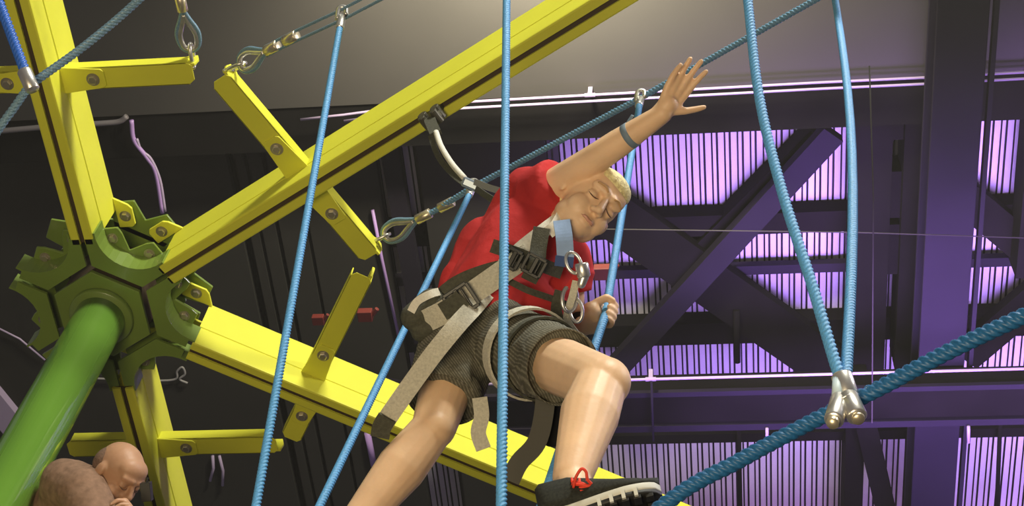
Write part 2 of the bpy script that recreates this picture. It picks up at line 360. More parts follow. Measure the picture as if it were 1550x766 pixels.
ORG = mat('orange_red_paint', (.16, .02, .012), rough=.6)
for (x, y, s, lb) in ((482, 484, 9, 'small dark red fixture left of the short yellow cross arm'), (553, 477, 11, 'dark red fixture right of the short yellow cross arm'), (912, 412, 13, 'dark red fixture behind the boy\'s chest and the rope he holds')):
    c = PH(x, y, 13.2); bm = bmesh.new(); k = s * (c - CAM).length / F
    box(bm, c, (k, 0, 0), (0, k * .8, 0), (0, 0, k * .6)); tube(bm, [c, c + Vector((.2 * k, .1, .9 * k * 2))], k * .25, 8); tube(bm, [c + Vector((k, 0, 0)), c + Vector((k * 1.8, -k, 0))], k * .35, 8)
    thing1('ceiling_fixture', bm, ORG, lb, 'ceiling fixture', 'dark red fixtures', bevel=.01)
# faint haze in the hall
bm = bmesh.new(); abox(bm, -9, 12, -2, 17, 4.6, 10.4)
hz = bpy.data.materials.new('haze'); hz.use_nodes = True; nt = hz.node_tree; nt.nodes.remove(nt.nodes['Principled BSDF'])
vn = nt.nodes.new('ShaderNodeVolumeScatter'); vn.inputs['Color'].default_value = (1, .96, .86, 1); vn.inputs['Density'].default_value = .006; vn.inputs['Anisotropy'].default_value = .2
nt.links.new(vn.outputs[0], nt.nodes['Material Output'].inputs['Volume'])
tag(flat('haze', bm, hz), 'thin haze filling the hall under the roof', 'haze', kind='stuff')
# ================================================================== the yellow and green frame
HUB = D(154.8, 476.8, 6.8)
def bdir(k): a = math.radians(60 * k); return Vector((math.sin(a), -math.cos(a), 0)), Vector((math.cos(a), math.sin(a), 0))
def HL(k, r, l, z=0): d, n = bdir(k); return HUB + d * r + n * l + Z * z
column = empty('green_column', HUB, 'green steel pole rising at the left to a six-sided green hub that carries the yellow beams', 'column')
bm = bmesh.new(); tube(bm, [Vector((HUB.x, HUB.y, 0)), Vector((HUB.x, HUB.y, HUB.z))], .110, 48); link('pole', bm, GRP, column)
bm = bmesh.new(); tube(bm, [HUB - Z * .028, HUB - Z * .022, HUB + Z * .01], [.135, .140, .140], 48); link('pole_collar', bm, GRN, column)
bm = bmesh.new(); prism(bm, [HL(k, .222, 0) for k in range(6)], Z * .02); flat('bottom_plate', bm, GRN, column, bevel=.003)
bm = bmesh.new(); prism(bm, [HL(k, .20, 0, .02) for k in range(6)], Z * .29); flat('hub_core', bm, DRK, column)
def sector_pt(k, r, ang):   # polar around the hub; ang degrees from beam k
    a = math.radians(60 * k + ang); return HUB + Vector((math.sin(a), -math.cos(a), 0)) * r
for k in range(6):
    # bottom bracket: band along the hexagon side and both slots with a curved cut-out
    g = .012
    d0, n0 = bdir(k); d1, n1 = bdir(k + 1)
    pts = [HL(k, .385, g), HL(k, .252, g), HL(k + 1, .252, -g), HL(k + 1, .385, -g), HL(k + 1, .385, -.052)]
    cc = sector_pt(k, .455, 30)
    for a in np.linspace(-66, 66, 13):
        ang = math.radians(60 * k + 30); inward = -Vector((math.sin(ang), -math.cos(ang), 0)); side = Vector((math.cos(ang), math.sin(ang), 0))
        aa = math.radians(-a); pts.append(cc + .175 * (math.cos(aa) * inward + math.sin(aa) * side))
    pts.append(HL(k, .385, .052))
    bm = bmesh.new(); prism(bm, pts, Z * .014)
    # upright wall along the curved cut-out
    arc = pts[5:-1]
    for a, b in zip(arc, arc[1:]): prism(bm, [a, b, b + Z * .11, a + Z * .11], (cc - (a + b) / 2).normalized() * .008)
    for (kk, s) in ((k, g), (k + 1, -g)):
        pass
    o = flat('hub_bracket', bm, GRN, column, bevel=.002)
    for level, m, e in ((.105, GRN, .0), (.318, GRN, .012)):
        # two ears joined by a notched yoke
        P1 = []
        def q(kk, r, l): return HL(kk, r, l, level)
        P1 = [q(k, .262, .012), q(k, .37 + e, .03), q(k, .375 + e, .122 + e), q(k, .345, .135 + e)]
        P1 += [sector_pt(k, (.30 if e == 0 else .33), 30) + Z * level]
        P1 += [q(k + 1, .345, -.135 - e), q(k + 1, .375 + e, -.122 - e), q(k + 1, .37 + e, -.03), q(k + 1, .262, -.012)]
        bm = bmesh.new(); prism(bm, P1, Z * .014); flat('ear_plate', bm, m, column, bevel=.004)
    for kk, s in ((k, 1), (k + 1, -1)):
        bm = bmesh.new(); bolt(bm, HL(kk, .325, .09 * s, .105), -Z, r=.017); flat('bolt', bm, BOLT, column)
bm = bmesh.new(); prism(bm, [HL(k, .30, 0, .318) for k in range(6)], Z * .016); flat('top_plate', bm, GRN, column)
HB = .308; WB = .0525; SG = .0115
def beam(k, r0, r1, arms, label, ends=((1, 1), (1, -1))):
    root = empty('yellow_beam', None, label, 'beam', 'slotted beams around the green hub')
    bm = bmesh.new()
    prof = [(-SG, 0), (-WB + .008, 0), (-WB + .002, .003), (-WB, .010), (-WB, .112), (-WB + .004, .115), (-WB + .004, .121), (-WB, .124), (-WB, HB - .006), (-WB + .006, HB), (WB - .006, HB), (WB, HB - .006), (WB, .124), (WB - .004, .121), (WB - .004, .115), (WB, .112), (WB, .010), (WB - .002, .003), (WB - .008, 0), (SG, 0), (SG, .012), (WB - .012, .016), (WB - .012, .10), (-WB + .012, .10), (-WB + .012, .016), (-SG, .012)]
    rings(bm, [[HL(k, r, a, b) for a, b in prof] for r in (r0, r1)])
    flat('rail', bm, YEL, root)
    bm = bmesh.new(); rings(bm, [[HL(k, r, a, b) for a, b in ((-WB + .013, .017), (WB - .013, .017), (WB - .013, .02), (-WB + .013, .02))] for r in (r0 + .001, r1 - .001)])
    flat('slot_shade_sheet', bm, DRK, root)  # dark sheet behind the slot, imitates the shade in the hollow track
    for s in (1, -1):                                       # ears at the hub end
        bm = bmesh.new(); z = .288
        prism(bm, [HL(k, .272, s * WB, z), HL(k, .272, s * .112, z), HL(k, .286, s * .128, z), HL(k, .365, s * .128, z), HL(k, .385, s * .112, z), HL(k, .42, s * WB, z)], Z * .014)
        flat('ear', bm, YEL, root, bevel=.003)
        bm = bmesh.new(); bolt(bm, HL(k, .33, .092 * s, z), -Z, r=.018); flat('bolt', bm, BOLT, root)
    for (rc, s, L, tab) in arms:                            # cross arms
        z = .112; hw = .048
        bm = bmesh.new()
        lo = s * (WB - .004); hi = s * L
        P1 = [HL(k, rc - hw, lo, z), HL(k, rc + hw, lo, z), HL(k, rc + hw, hi - s * .02, z), HL(k, rc + hw - .015, hi, z), HL(k, rc - hw + .02, hi, z), HL(k, rc - hw, hi - s * .025, z)]
        arm_bm = bm; prism(bm, P1, Z * .006)
        for e in (-1, 1): prism(bm, [HL(k, rc + e * hw, lo, z), HL(k, rc + e * (hw - .006), lo, z), HL(k, rc + e * (hw - .006), hi - s * .022, z), HL(k, rc + e * hw, hi - s * .022, z)], Z * .062)
        arm = flat('cross_arm', bm, YEL, root, bevel=.002)
        # gusset plate welded on the beam, lapping the arm
        bm = bmesh.new(); zz = z - .010
        prism(bm, [HL(k, rc - .058, s * (WB - .004), zz), HL(k, rc - .040, s * (WB + .165), zz), HL(k, rc - .028, s * (WB + .18), zz), HL(k, rc + .030, s * (WB + .18), zz), HL(k, rc + .042, s * (WB + .168), zz), HL(k, rc + .058, s * (WB - .004), zz)], Z * .009)
        flat('gusset_plate', bm, YEL, arm, bevel=.002)
        bm = bmesh.new(); bolt(bm, HL(k, rc, s * (WB + .13), zz), -Z, r=.019); flat('bolt', bm, BOLT, arm)
        if tab:
            bm = bmesh.new()
            a = [HL(k, rc + .030, hi - s * .06, z + .004), HL(k, rc + .030, hi + s * .012, z + .004), HL(k, rc + .030, hi + s * .018, z + .05), HL(k, rc + .030, hi + s * .006, z + .085), HL(k, rc + .030, hi - s * .03, z + .085), HL(k, rc + .030, hi - s * .06, z + .06)]
            prism(bm, a, bdir(k)[0] * .012); flat('end_tab', bm, YEL, arm, bevel=.002)
    return root
beam(0, .36, 6.0, [(1.075, 1, .60, 1), (1.075, -1, .60, 1)], 'yellow slotted beam rising to the top left corner from the green hub')
beam(1, .375, 6.5, [(1.13, -1, .555, 1), (1.13, 1, .445, 1)], 'longest yellow slotted beam, slanting up across the picture from hub to top edge')
beam(2, .405, 6.5, [(.955, -1, .655, 1), (.99, 1, .345, 0)], 'yellow slotted beam slanting down to the right behind the boy\'s legs')
beam(3, .40, 6.0, [(.825, -1, .615, 1), (.825, 1, .40, 0)], 'yellow slotted beam running down behind the bald man\'s head')
# ================================================================== steel cables with thimbles
def shackle_cable(name, k, rc, lat, zlat, path, label, double=False, R=.010, mcable=None, sidev=None):
    """path: world points from the arm end outward. Builds eye, thimble, loop, two ferrules and the cable."""
    root = empty(name, None, label, 'cable', 'steel cables shackled to the yellow arms')
    p0 = Vector(path[0]); t = (Vector(path[1]) - p0).normalized(); a = sidev or frame(t, cdir(0, 0, 1))[0]; a = (a - t * a.dot(t)).normalized()
    # shackle bow
    bm = bmesh.new(); tube(bm, catmull([p0 - t * .02 + a * .024, p0 + t * .02 + a * .03, p0 + t * .06 + a * .02, p0 + t * .072, p0 + t * .06 - a * .02, p0 + t * .02 - a * .03, p0 - t * .02 - a * .024], 6), .008, 10)
    tube(bm, [p0 - t * .018 + a * .034, p0 - t * .018 - a * .034], .009, 10); link('shackle', bm, STEEL, root)
    q = p0 + t * .05; b = t.cross(a)
    loop = [q + t * .15, q + t * .11 + b * .014, q + t * .06 + b * .032, q + t * .015 + b * .026, q + b * 0, q + t * .015 - b * .026, q + t * .06 - b * .032, q + t * .11 - b * .014, q + t * .15]
    bm = bmesh.new(); tube(bm, catmull(loop, 6), .011, 10); link('thimble', bm, STEEL, root)
    out = [q + (v - q) * 1.12 for v in loop]
    bm = bmesh.new(); tube(bm, [v + (v - (q + t * .07)).normalized() * .008 for v in catmull(out, 6)], .009, 10); link('cable_eye', bm, CABLE, root)
    for f in (.20, .315):
        bm = bmesh.new(); c = q + t * f; tube(bm, [c - t * .036, c - t * .034, c + t * .034, c + t * .036], [.019, .022, .022, .019], 14); link('ferrule', bm, BRASSY, root)
    pts = [q + t * .16] + [Vector(p) for p in path[1:]]
    bm = bmesh.new()
    if double:
        rope(bm, [p + b * .018 for p in pts], .0062, 3, .009, .004); rope(bm, [p - b * .018 for p in pts], .0062, 3, .009, .004)
    else: rope(bm, pts, R, 3, R * 1.1, R * .35)
    link('cable', bm, mcable or CABLE, root)
    return root
A_ATT = [D(518, 22, 5.85), D(768, -106, 5.32), D(1102, -292, 4.78)]
B_ATT = [D(716, 283, 6.49), D(970, 148, 6.13), D(1262, -16, 5.83)]
shackle_cable('upper_cable', 1, 0, 0, 0, [D(352, 104, 6.28), D(440, 58, 6.05), A_ATT[0], D(640, -42, 5.6), A_ATT[1], A_ATT[2]], 'doubled steel cable from the top end of the crossed yellow arm to the top edge', double=True)
shackle_cable('upper_cable', 1, 0, 0, 0, [D(568, 365, 6.70), D(660, 318, 6.6), B_ATT[0], B_ATT[1], B_ATT[2], D(1500, -150, 5.4)], 'blue-sheathed cable from the arm below the long beam, passing behind the boy\'s raised arm', R=.0135, mcable=mat('blue_cable', (.15, .32, .52), rough=.4, noise_s=300, var=.4))
e0 = HL(0, 1.11, .595, .16); e1 = e0 + bdir(0)[0] * 3
shackle_cable('upper_cable', 0, 0, 0, 0, [e0, e0 + bdir(0)[0] * .5, e1], 'short visible steel cable rising from the right arm of the upper left beam')
# ================================================================== hanging V ropes and foot rope
TREAD = [D(325, 1105, 3.48), D(754, 982, 3.07), D(1283, 612, 3.02)]
def ferrule(bm, a, b, r): a = Vector(a); b = Vector(b); t = (b - a).normalized(); tube(bm, [a, a + t * .004, b - t * .004, b], [r * .85, r, r, r * .85], 16)
def stirrup(i, label, bulge=0.0, R=.0128, via=None):
    root = empty('rope_stirrup', None, label, 'rope', 'hanging blue V ropes')
    ap = TREAD[i]; la = ap + Z * .045
    def on(px, py, tg): # point of the rope's own plane seen at this place
        n_ = (tg - la).cross(bdir(1)[0]); r = ray(px, py); return CAM + r * ((la - CAM).dot(n_) / r.dot(n_))
    for tgt, nm, bul in ((A_ATT[i], 'rope_leg', 0), (B_ATT[i], 'rope_leg', bulge)):
        bm = bmesh.new(); t = (tgt - la).normalized(); side = bdir(1)[0]
        pts = [la + (tgt - la) * s + side * bul * math.sin(PI * s) * (1 - s * .4) for s in np.linspace(0, 1, 13)]
        pts[-1] = tgt - t * .03
        if i == 2 and tgt is A_ATT[2]: pts = catmull([la] + [on(x, y, tgt) for x, y in ((1263, 545), (1229, 430), (1184, 290), (1150, 150), (1132, 0))] + [tgt - t * .03], 6)
        if via is not None and tgt is B_ATT[i]: pts = catmull([la, la.lerp(via, .5) , la.lerp(via, .93), via, via.lerp(tgt, .08), via.lerp(tgt, .5), tgt - t * .03], 6)
        rope(bm, pts, R, 4, R * 1.0); link(nm, bm, ROPE, root)
        bm = bmesh.new(); ferrule(bm, tgt - t * .10, tgt - t * .015, R * 1.25); 
        c = tgt; tube(bm, catmull([c - t * .02 + cdir(1, .5, 0) * .018, c + cdir(.5, 1, 0) * .028, c + cdir(-.5, 1, 0) * .026, c - t * .02 - cdir(1, .5, 0) * .018], 5), .010, 10)
        link('clamp', bm, STEEL, root)
    return root
stirrup(0, 'V of blue rope at the left, its near leg crossing the long yellow beam')
stirrup(1, 'V of blue rope with one leg before the boy and one in his hand', via=D(917, 474, 4.40))
s3 = stirrup(2, 'V of blue rope at the right, its two legs meeting in the silver joint', bulge=.05)
# joint at the third V
root = empty('rope_joint', None, 'pair of silver clamps joining the right V rope to the thick foot rope', 'clamp')
bm = bmesh.new(); ferrule(bm, D(1273, 566, 3.03), D(1286, 606, 3.00), .021); link('ferrule', bm, STEEL, root)
bm = bmesh.new(); ferrule(bm, D(1283, 600, 2.985), D(1298, 632, 2.93), .020); ferrule(bm, D(1281, 603, 2.98), D(1284, 609, 2.975), .023); link('clamp', bm, STEEL, root)
bm = bmesh.new(); a, b = D(1298, 631, 2.93), D(1300, 636, 2.92); ferrule(bm, a, b, .013); link('clamp_bolt', bm, BRASSY, root)
bm = bmesh.new(); tube(bm, [D(1268, 572, 3.02), D(1266, 610, 2.98)], .010, 12); link('rope_tail', bm, mat('pale_tail', (.55, .68, .75), rough=.5), root)
bm = bmesh.new(); ferrule(bm, D(1272, 604, 2.99), D(1262, 637, 2.92), .019); link('clamp', bm, STEEL, root)
bm = bmesh.new(); ferrule(bm, D(1262, 634, 2.925), D(1260, 642, 2.90), .012); link('clamp_bolt', bm, BRASSY, root)
def tread_rope():
    bm = bmesh.new(); pts = catmull([TREAD[0] + (TREAD[0] - TREAD[1]) * .5, TREAD[0], D(560, 1060, 3.25), TREAD[1], D(1000, 768, 3.08), D(1120, 697, 3.06), D(1220, 643, 3.04), D(1290, 608, 3.01), D(1340, 583, 2.98), D(1440, 530, 2.92), D(1560, 474, 2.85), D(1800, 370, 2.75)], 8)
    rope(bm, pts, .0165, 4, .017); o = link('foot_rope', bm, mat('deep_teal_rope', (.02, .13, .32), rough=.42, noise_s=200, var=.2))
    tag(o, 'thick darker blue foot rope rising from the boy\'s shoe to the right edge', 'rope')
tread_rope()
# crossing ropes at the top left
bm = bmesh.new(); rope(bm, catmull([D(330, -120, 4.3), D(212, -2, 4.3), D(130, 68, 4.25), D(58, 120, 4.2), D(42, 134, 4.2), D(20, 165, 4.2), D(-8, 205, 4.2), D(-120, 380, 4.2)], 6), .0120, 4, .0125)
tag(link('foot_rope', bm, CABLE), 'steel-blue rope crossing in front of the upper left yellow beam with a bend', 'rope')
root = empty('rope_stirrup', None, 'bright blue rope leg ending in a silver clamp at the top left corner', 'rope')
bm = bmesh.new(); rope(bm, [D(-90, -230, 4.6), D(-10, -20, 4.3), D(38, 108, 4.16)], .0145, 4, .0145); link('rope_leg', bm, mat('royal_blue_rope', (.03, .13, .55), rough=.42, noise_s=200, var=.2), root)
bm = bmesh.new(); ferrule(bm, D(36, 106, 4.155), D(50, 137, 4.14), .0195); link('clamp', bm, STEEL, root)
# ================================================================== heads
def head_parts(bm, M, c, k=1.0, ear=1.0):
    T = lambda p: c + M @ (Vector(p) * k)
    def E(p, r): ellipsoid(bm, T(p), [v * k for v in r], M, 3)
    def C(a, b, ra, rb): capsule(bm, T(a), T(b), ra * k, rb * k, 14)
    E((0, -.012, .030), (.073, .092, .082)); E((0, .012, -.020), (.061, .072, .080)); E((0, .030, -.045), (.053, .056, .056)); E((0, .052, -.078), (.032, .028, .024))
    for s in (1, -1):
        E((s * .030, .050, -.030), (.032, .032, .036)); C((s * .012, .083, .036), (s * .042, .070, .036), .012, .011)
        E((s * .031, .070, .010), (.017, .014, .012)); E((s * .036, .018, -.050), (.028, .042, .034))
        E((s * .077, -.012, .0), (.009 * ear, .017 * ear, .027 * ear)); E((s * .011, .093, -.022), (.009, .010, .008))
    C((0, .084, .022), (0, .104, -.016), .008, .0115); E((0, .040, .055), (.060, .045, .045))
    E((0, .077, -.047), (.024, .014, .011)); E((0, .075, -.060), (.022, .015, .012))
def face_extras(parent, M, c, k, brow=True, lips=LIP):
    T = lambda p: c + M @ (Vector(p) * k)
    for s in (1, -1):
        bm = bmesh.new(); tube(bm, catmull([T((s * .016, .083, .008)), T((s * .024, .0865, .0025)), T((s * .033, .085, .001)), T((s * .045, .074, .006))], 4), [.0008 * k] * 3 + [.0014 * k] * 8 + [.0008 * k] * 2, 8); link('eyelash', bm, LASH, parent)
        if brow:
            bm = bmesh.new(); tube(bm, catmull([T((s * .012, .094, .036)), T((s * .026, .090, .043)), T((s * .046, .078, .040))], 5), .0032 * k, 8); link('eyebrow', bm, BROWM, parent)
    bm = bmesh.new(); tube(bm, catmull([T((-.021, .086, -.053)), T((-.010, .0935, -.0515)), T((0, .0945, -.053)), T((.010, .0935, -.0515)), T((.021, .086, -.053))], 4), [.001] * 2 + [.0042 * k] * 13 + [.001] * 2, 8); link('mouth', bm, lips, parent)
def basis(up, fwd):
    z = Vector(up).normalized(); y = Vector(fwd); y = (y - z * y.dot(z)).normalized(); return Matrix((y.cross(z), y, z)).transposed()
def hand(bm, wrist, palm_dir, palm_n, size, curls, spread=(.22, .07, -.06, -.20), thumb_side=1, thumb=(.9, .45, .2), fl=1.0):
    """palm_dir wrist->knuckles, palm_n = normal out of the palm"""
    y = Vector(palm_dir).normalized(); n = Vector(palm_n); n = (n - y * n.dot(y)).normalized(); x = y.cross(n) * thumb_side; w = Vector(wrist); k = size
    for i, lx in enumerate((.030, .010, -.010, -.028)):
        kn = w + y * (.078 - abs(i - 1) * .004) * k + x * lx * k
        capsule(bm, w + y * .012 * k + x * lx * .55 * k, kn, .0125 * k, .0105 * k, 12)
        L = (.040, .045, .042, .033)[i] * k * fl; d = (y + x * spread[i]).normalized(); p = kn; r = .0104 * k; c = curls[i]
        axis = d.cross(n)
        for j, f in enumerate((1, .62, .5)):
            d = Quaternion(axis, c[j]) @ d; q = p + d * L * f; capsule(bm, p, q, r, r * .9, 12); p = q; r *= .9
    tp = w + y * .022 * k + x * .022 * k; d = (x * thumb[0] + y * thumb[1] + n * thumb[2]).normalized()
    q = tp + d * .036 * k; capsule(bm, tp, q, .0145 * k, .011 * k, 12); d2 = (d + y * .25).normalized(); q2 = q + d2 * .030 * k; capsule(bm, q, q2, .0105 * k, .0095 * k, 12); q3 = q2 + (d2 + y * .1).normalized() * .022 * k; capsule(bm, q2, q3, .0095 * k, .008 * k, 12)
# ================================================================== the boy
boy = empty('person', None, 'boy in a red shirt, grey shorts and harness stepping forward with one arm stretched up', 'person')
HC = D(887, 314, 4.36); HK = 1.10; HM = basis(cdir(.70, .70, -.30), cdir(.42, .06, .90))
SH_R = D(815, 300, 4.46); EL_R = D(908, 236, 4.30); WR_R = D(1003, 172, 4.20)
SH_L = D(862, 395, 4.52); EL_L = D(866, 497, 4.52); WR_L = D(893, 492, 4.44)
HIP_R = D(703, 498, 4.36); HIP_L = D(765, 520, 4.26); KN_R = D(657, 646, 4.10); AN_R = D(522, 815, 3.92)
KN_L = D(910, 580, 3.66); AN_L = D(866, 722, 3.40)
bm = bmesh.new(); head_parts(bm, HM, HC, HK, .75)
NB = D(838, 338, 4.46); capsule(bm, NB, HC - HM @ Vector((0, .01, .03)), .056, .056)
CH = D(800, 372, 4.46); PV = D(728, 482, 4.34)
capsule(bm, NB, CH, .07, .095); capsule(bm, CH, PV, .10, .10)
for s in (SH_R, SH_L): capsule(bm, CH.lerp(s, .2), s, .075, .05)
capsule(bm, SH_R, EL_R, .056, .042); m1 = EL_R.lerp(WR_R, .3); capsule(bm, EL_R, m1, .042, .040); capsule(bm, m1, WR_R, .040, .027)
capsule(bm, SH_L, EL_L, .045, .036); capsule(bm, EL_L, WR_L, .036, .025)
capsule(bm, PV, HIP_R, .10, .085); capsule(bm, PV, HIP_L, .10, .085)
capsule(bm, HIP_R, KN_R, .088, .060); ellipsoid(bm, KN_R + cdir(.25, -.1, 1) * .016, (.050, .052, .052)); ms = KN_R.lerp(AN_R, .38); capsule(bm, KN_R, ms, .056, .066); capsule(bm, ms, AN_R, .066, .040)
capsule(bm, HIP_L, KN_L, .084, .066); ellipsoid(bm, KN_L + cdir(.6, .2, .5) * .014, (.060, .060, .060)); ms = KN_L.lerp(AN_L, .36) + cdir(-.6, 0, 0) * .004; capsule(bm, KN_L, ms, .062, .069); capsule(bm, ms, AN_L, .069, .044); capsule(bm, AN_L, D(872, 752, 3.34), .040, .04)
hand(bm, WR_R, cdir(.50, .86, .05), cdir(.25, -.2, .95), .98, [(.15, .2, .15), (.1, .15, .1), (.0, .12, .1), (.2, .3, .2)], spread=(.10, .03, -.04, -.13), thumb_side=1, thumb=(1.0, .55, .15), fl=1.05)
capsule(bm, WR_R - (WR_R - m1).normalized() * .02, WR_R + cdir(.50, .86, .1) * .03, .027, .026)
# hand closed round the rope: fingers wrap it in a ring around the rope's own axis
GP = D(917, 474, 4.40); rt = (D(925, 430, 4.45) - D(905, 530, 4.33)).normalized()
gs = rt.cross(cdir(0, 0, 1)).normalized()
if gs.dot(cdir(1, 0, 0)) < 0: gs = -gs
gf = gs.cross(rt).normalized()
if gf.dot(cdir(0, 0, 1)) < 0: gf = -gf
def gp(h, ang, r): return GP + rt * h + r * (math.cos(ang) * gs + math.sin(ang) * gf)     # ang 0 = picture right, 90 = towards the camera
capsule(bm, WR_L, GP - gs * .040 - gf * .002 - rt * .006, .028, .030)
for h, r0 in ((-.024, .014), (-.008, .015), (.008, .015), (.024, .014)): capsule(bm, GP - gs * .044 - rt * .01, GP - gs * .026 - gf * .004 + rt * h, .020, r0)
for i, h in enumerate((.030, .011, -.008, -.026)):
    rf = (.0105, .011, .0105, .009)[i]; rr = .0128 + rf * .8; aa = [200, 262, 318, 362, 400, 436]
    for j, (a0, a1) in enumerate(zip(aa, aa[1:])):
        ex = (.006, .010, .008, .004, .0)[j]; e2 = (.010, .008, .004, 0, 0)[j]
        capsule(bm, gp(h, math.radians(a0), rr + ex), gp(h, math.radians(a1), rr + e2), rf * (1 - .04 * j), rf * (.97 - .04 * j), 12)
q1 = gp(.020, math.radians(165), .034); q2 = gp(.036, math.radians(110), .026); q3 = gp(.034, math.radians(62), .024)
capsule(bm, GP - gs * .042 + rt * .004, q1, .018, .013); capsule(bm, q1, q2, .013, .011); capsule(bm, q2, q3, .011, .009)
body = fuse('body', bm, SKIN, boy, .0042, 5)
face_extras(body, HM, HC, HK)
# hair: short blond cap
bm = bmesh.new(); T = lambda p: HC + HM @ (Vector(p) * HK)
ellipsoid(bm, T((0, -.024, .042)), (.080, .094, .086), HM); ellipsoid(bm, T((0, .032, .077)), (.067, .060, .040), HM); ellipsoid(bm, T((0, -.055, .0)), (.074, .060, .075), HM)
for i in range(90):
    a = random.uniform(0, 2 * PI); e = random.uniform(.15, 1.4); v = Vector((math.cos(a) * math.cos(e), math.sin(a) * math.cos(e), math.sin(e)))
    if v.y > .75 and v.z < .45: continue
    p = Vector((0, -.022, .042)) + Vector((v.x * .077, v.y * .09, v.z * .08)); f = Vector((random.uniform(-.3, .3), .8, random.uniform(-.1, .3)))
    f = (f - v * f.dot(v)).normalized(); capsule(bm, T(p), T(p + f * .018 + v * .002), .005, .0025, 8)
fuse('hair', bm, HAIR, boy, .0035, 2)
# shirt
bm = bmesh.new()
capsule(bm, CH + cdir(-.2, .3, 0) * .02, PV + (CH - PV).normalized() * .035, .128, .130); capsule(bm, NB.lerp(CH, .55), CH, .090, .125)
ax = (EL_R - SH_R).normalized()
capsule(bm, CH, SH_R, .12, .078); frustum(bm, SH_R - ax * .03, SH_R.lerp(EL_R, .34), .080, .078)
capsule(bm, CH, SH_L, .10, .07); frustum(bm, SH_L, SH_L.lerp(EL_L, .45), .066, .062)
capsule(bm, SH_R + cdir(-.3, .1, -.4) * .04, D(722, 402, 4.50), .080, .062); capsule(bm, D(740, 372, 4.52), D(702, 428, 4.46), .085, .062); capsule(bm, D(702, 428, 4.46), D(700, 462, 4.42), .066, .07)
capsule(bm, D(780, 440, 4.36), D(832, 470, 4.33), .085, .05); capsule(bm, D(850, 420, 4.42), D(840, 460, 4.38), .05, .045)
fuse('shirt', bm, SHIRT, boy, .006, 6, fold=.009, fold_size=.12)
# shorts
bm = bmesh.new()
capsule(bm, PV, HIP_R, .118, .105); capsule(bm, PV, HIP_L, .118, .10)
hr = HIP_R.lerp(KN_R, .70); frustum(bm, HIP_R - (KN_R - HIP_R).normalized() * .05, hr, .110, .100)
hl = HIP_L.lerp(KN_L, .60); frustum(bm, HIP_L, hl, .105, .094)
fuse('shorts', bm, SHORTS, boy, .006, 4, fold=.007, fold_size=.06)
# hems: short sleeves of heavier cloth at each trouser end
def hem(a, b, f0, f1, r, m, name, parent):
    bm = bmesh.new(); d = (b - a); u, v = frame(d); rs = []
    for f, rr in ((f0, r), (f1, r), (f1, r - .004), (f0, r - .004)):
        rs.append([a + d * f + rr * (math.cos(i * PI / 16) * u + math.sin(i * PI / 16) * v) for i in range(32)])
    rings(bm, rs + [rs[0]], cap=False); return link(name, bm, m, parent)
hem(HIP_R, KN_R, .63, .735, .1035, SHORTS, 'shorts_hem', boy); hem(HIP_L, KN_L, .54, .635, .0985, SHORTS, 'shorts_hem', boy)
# wristband
bm = bmesh.new(); wa = WR_R.lerp(m1, .72); wt = (WR_R - m1).normalized(); tube(bm, [wa - wt * .010, wa - wt * .009, wa + wt * .009, wa + wt * .010], [.034, .0375, .0365, .033], 20)
ribbon(bm, [wa + cdir(-.3, 1, .2) * .034, wa + cdir(.1, 1, .1) * .055], .012, .002, wt); link('wristband', bm, BAND, boy)
bm = bmesh.new(); ea = EL_L.lerp(WR_L, .1); tube(bm, [EL_L - (WR_L - EL_L) * .1, EL_L.lerp(WR_L, .55)], [.046, .044], 20); link('elbow_sleeve', bm, BLKC, boy)
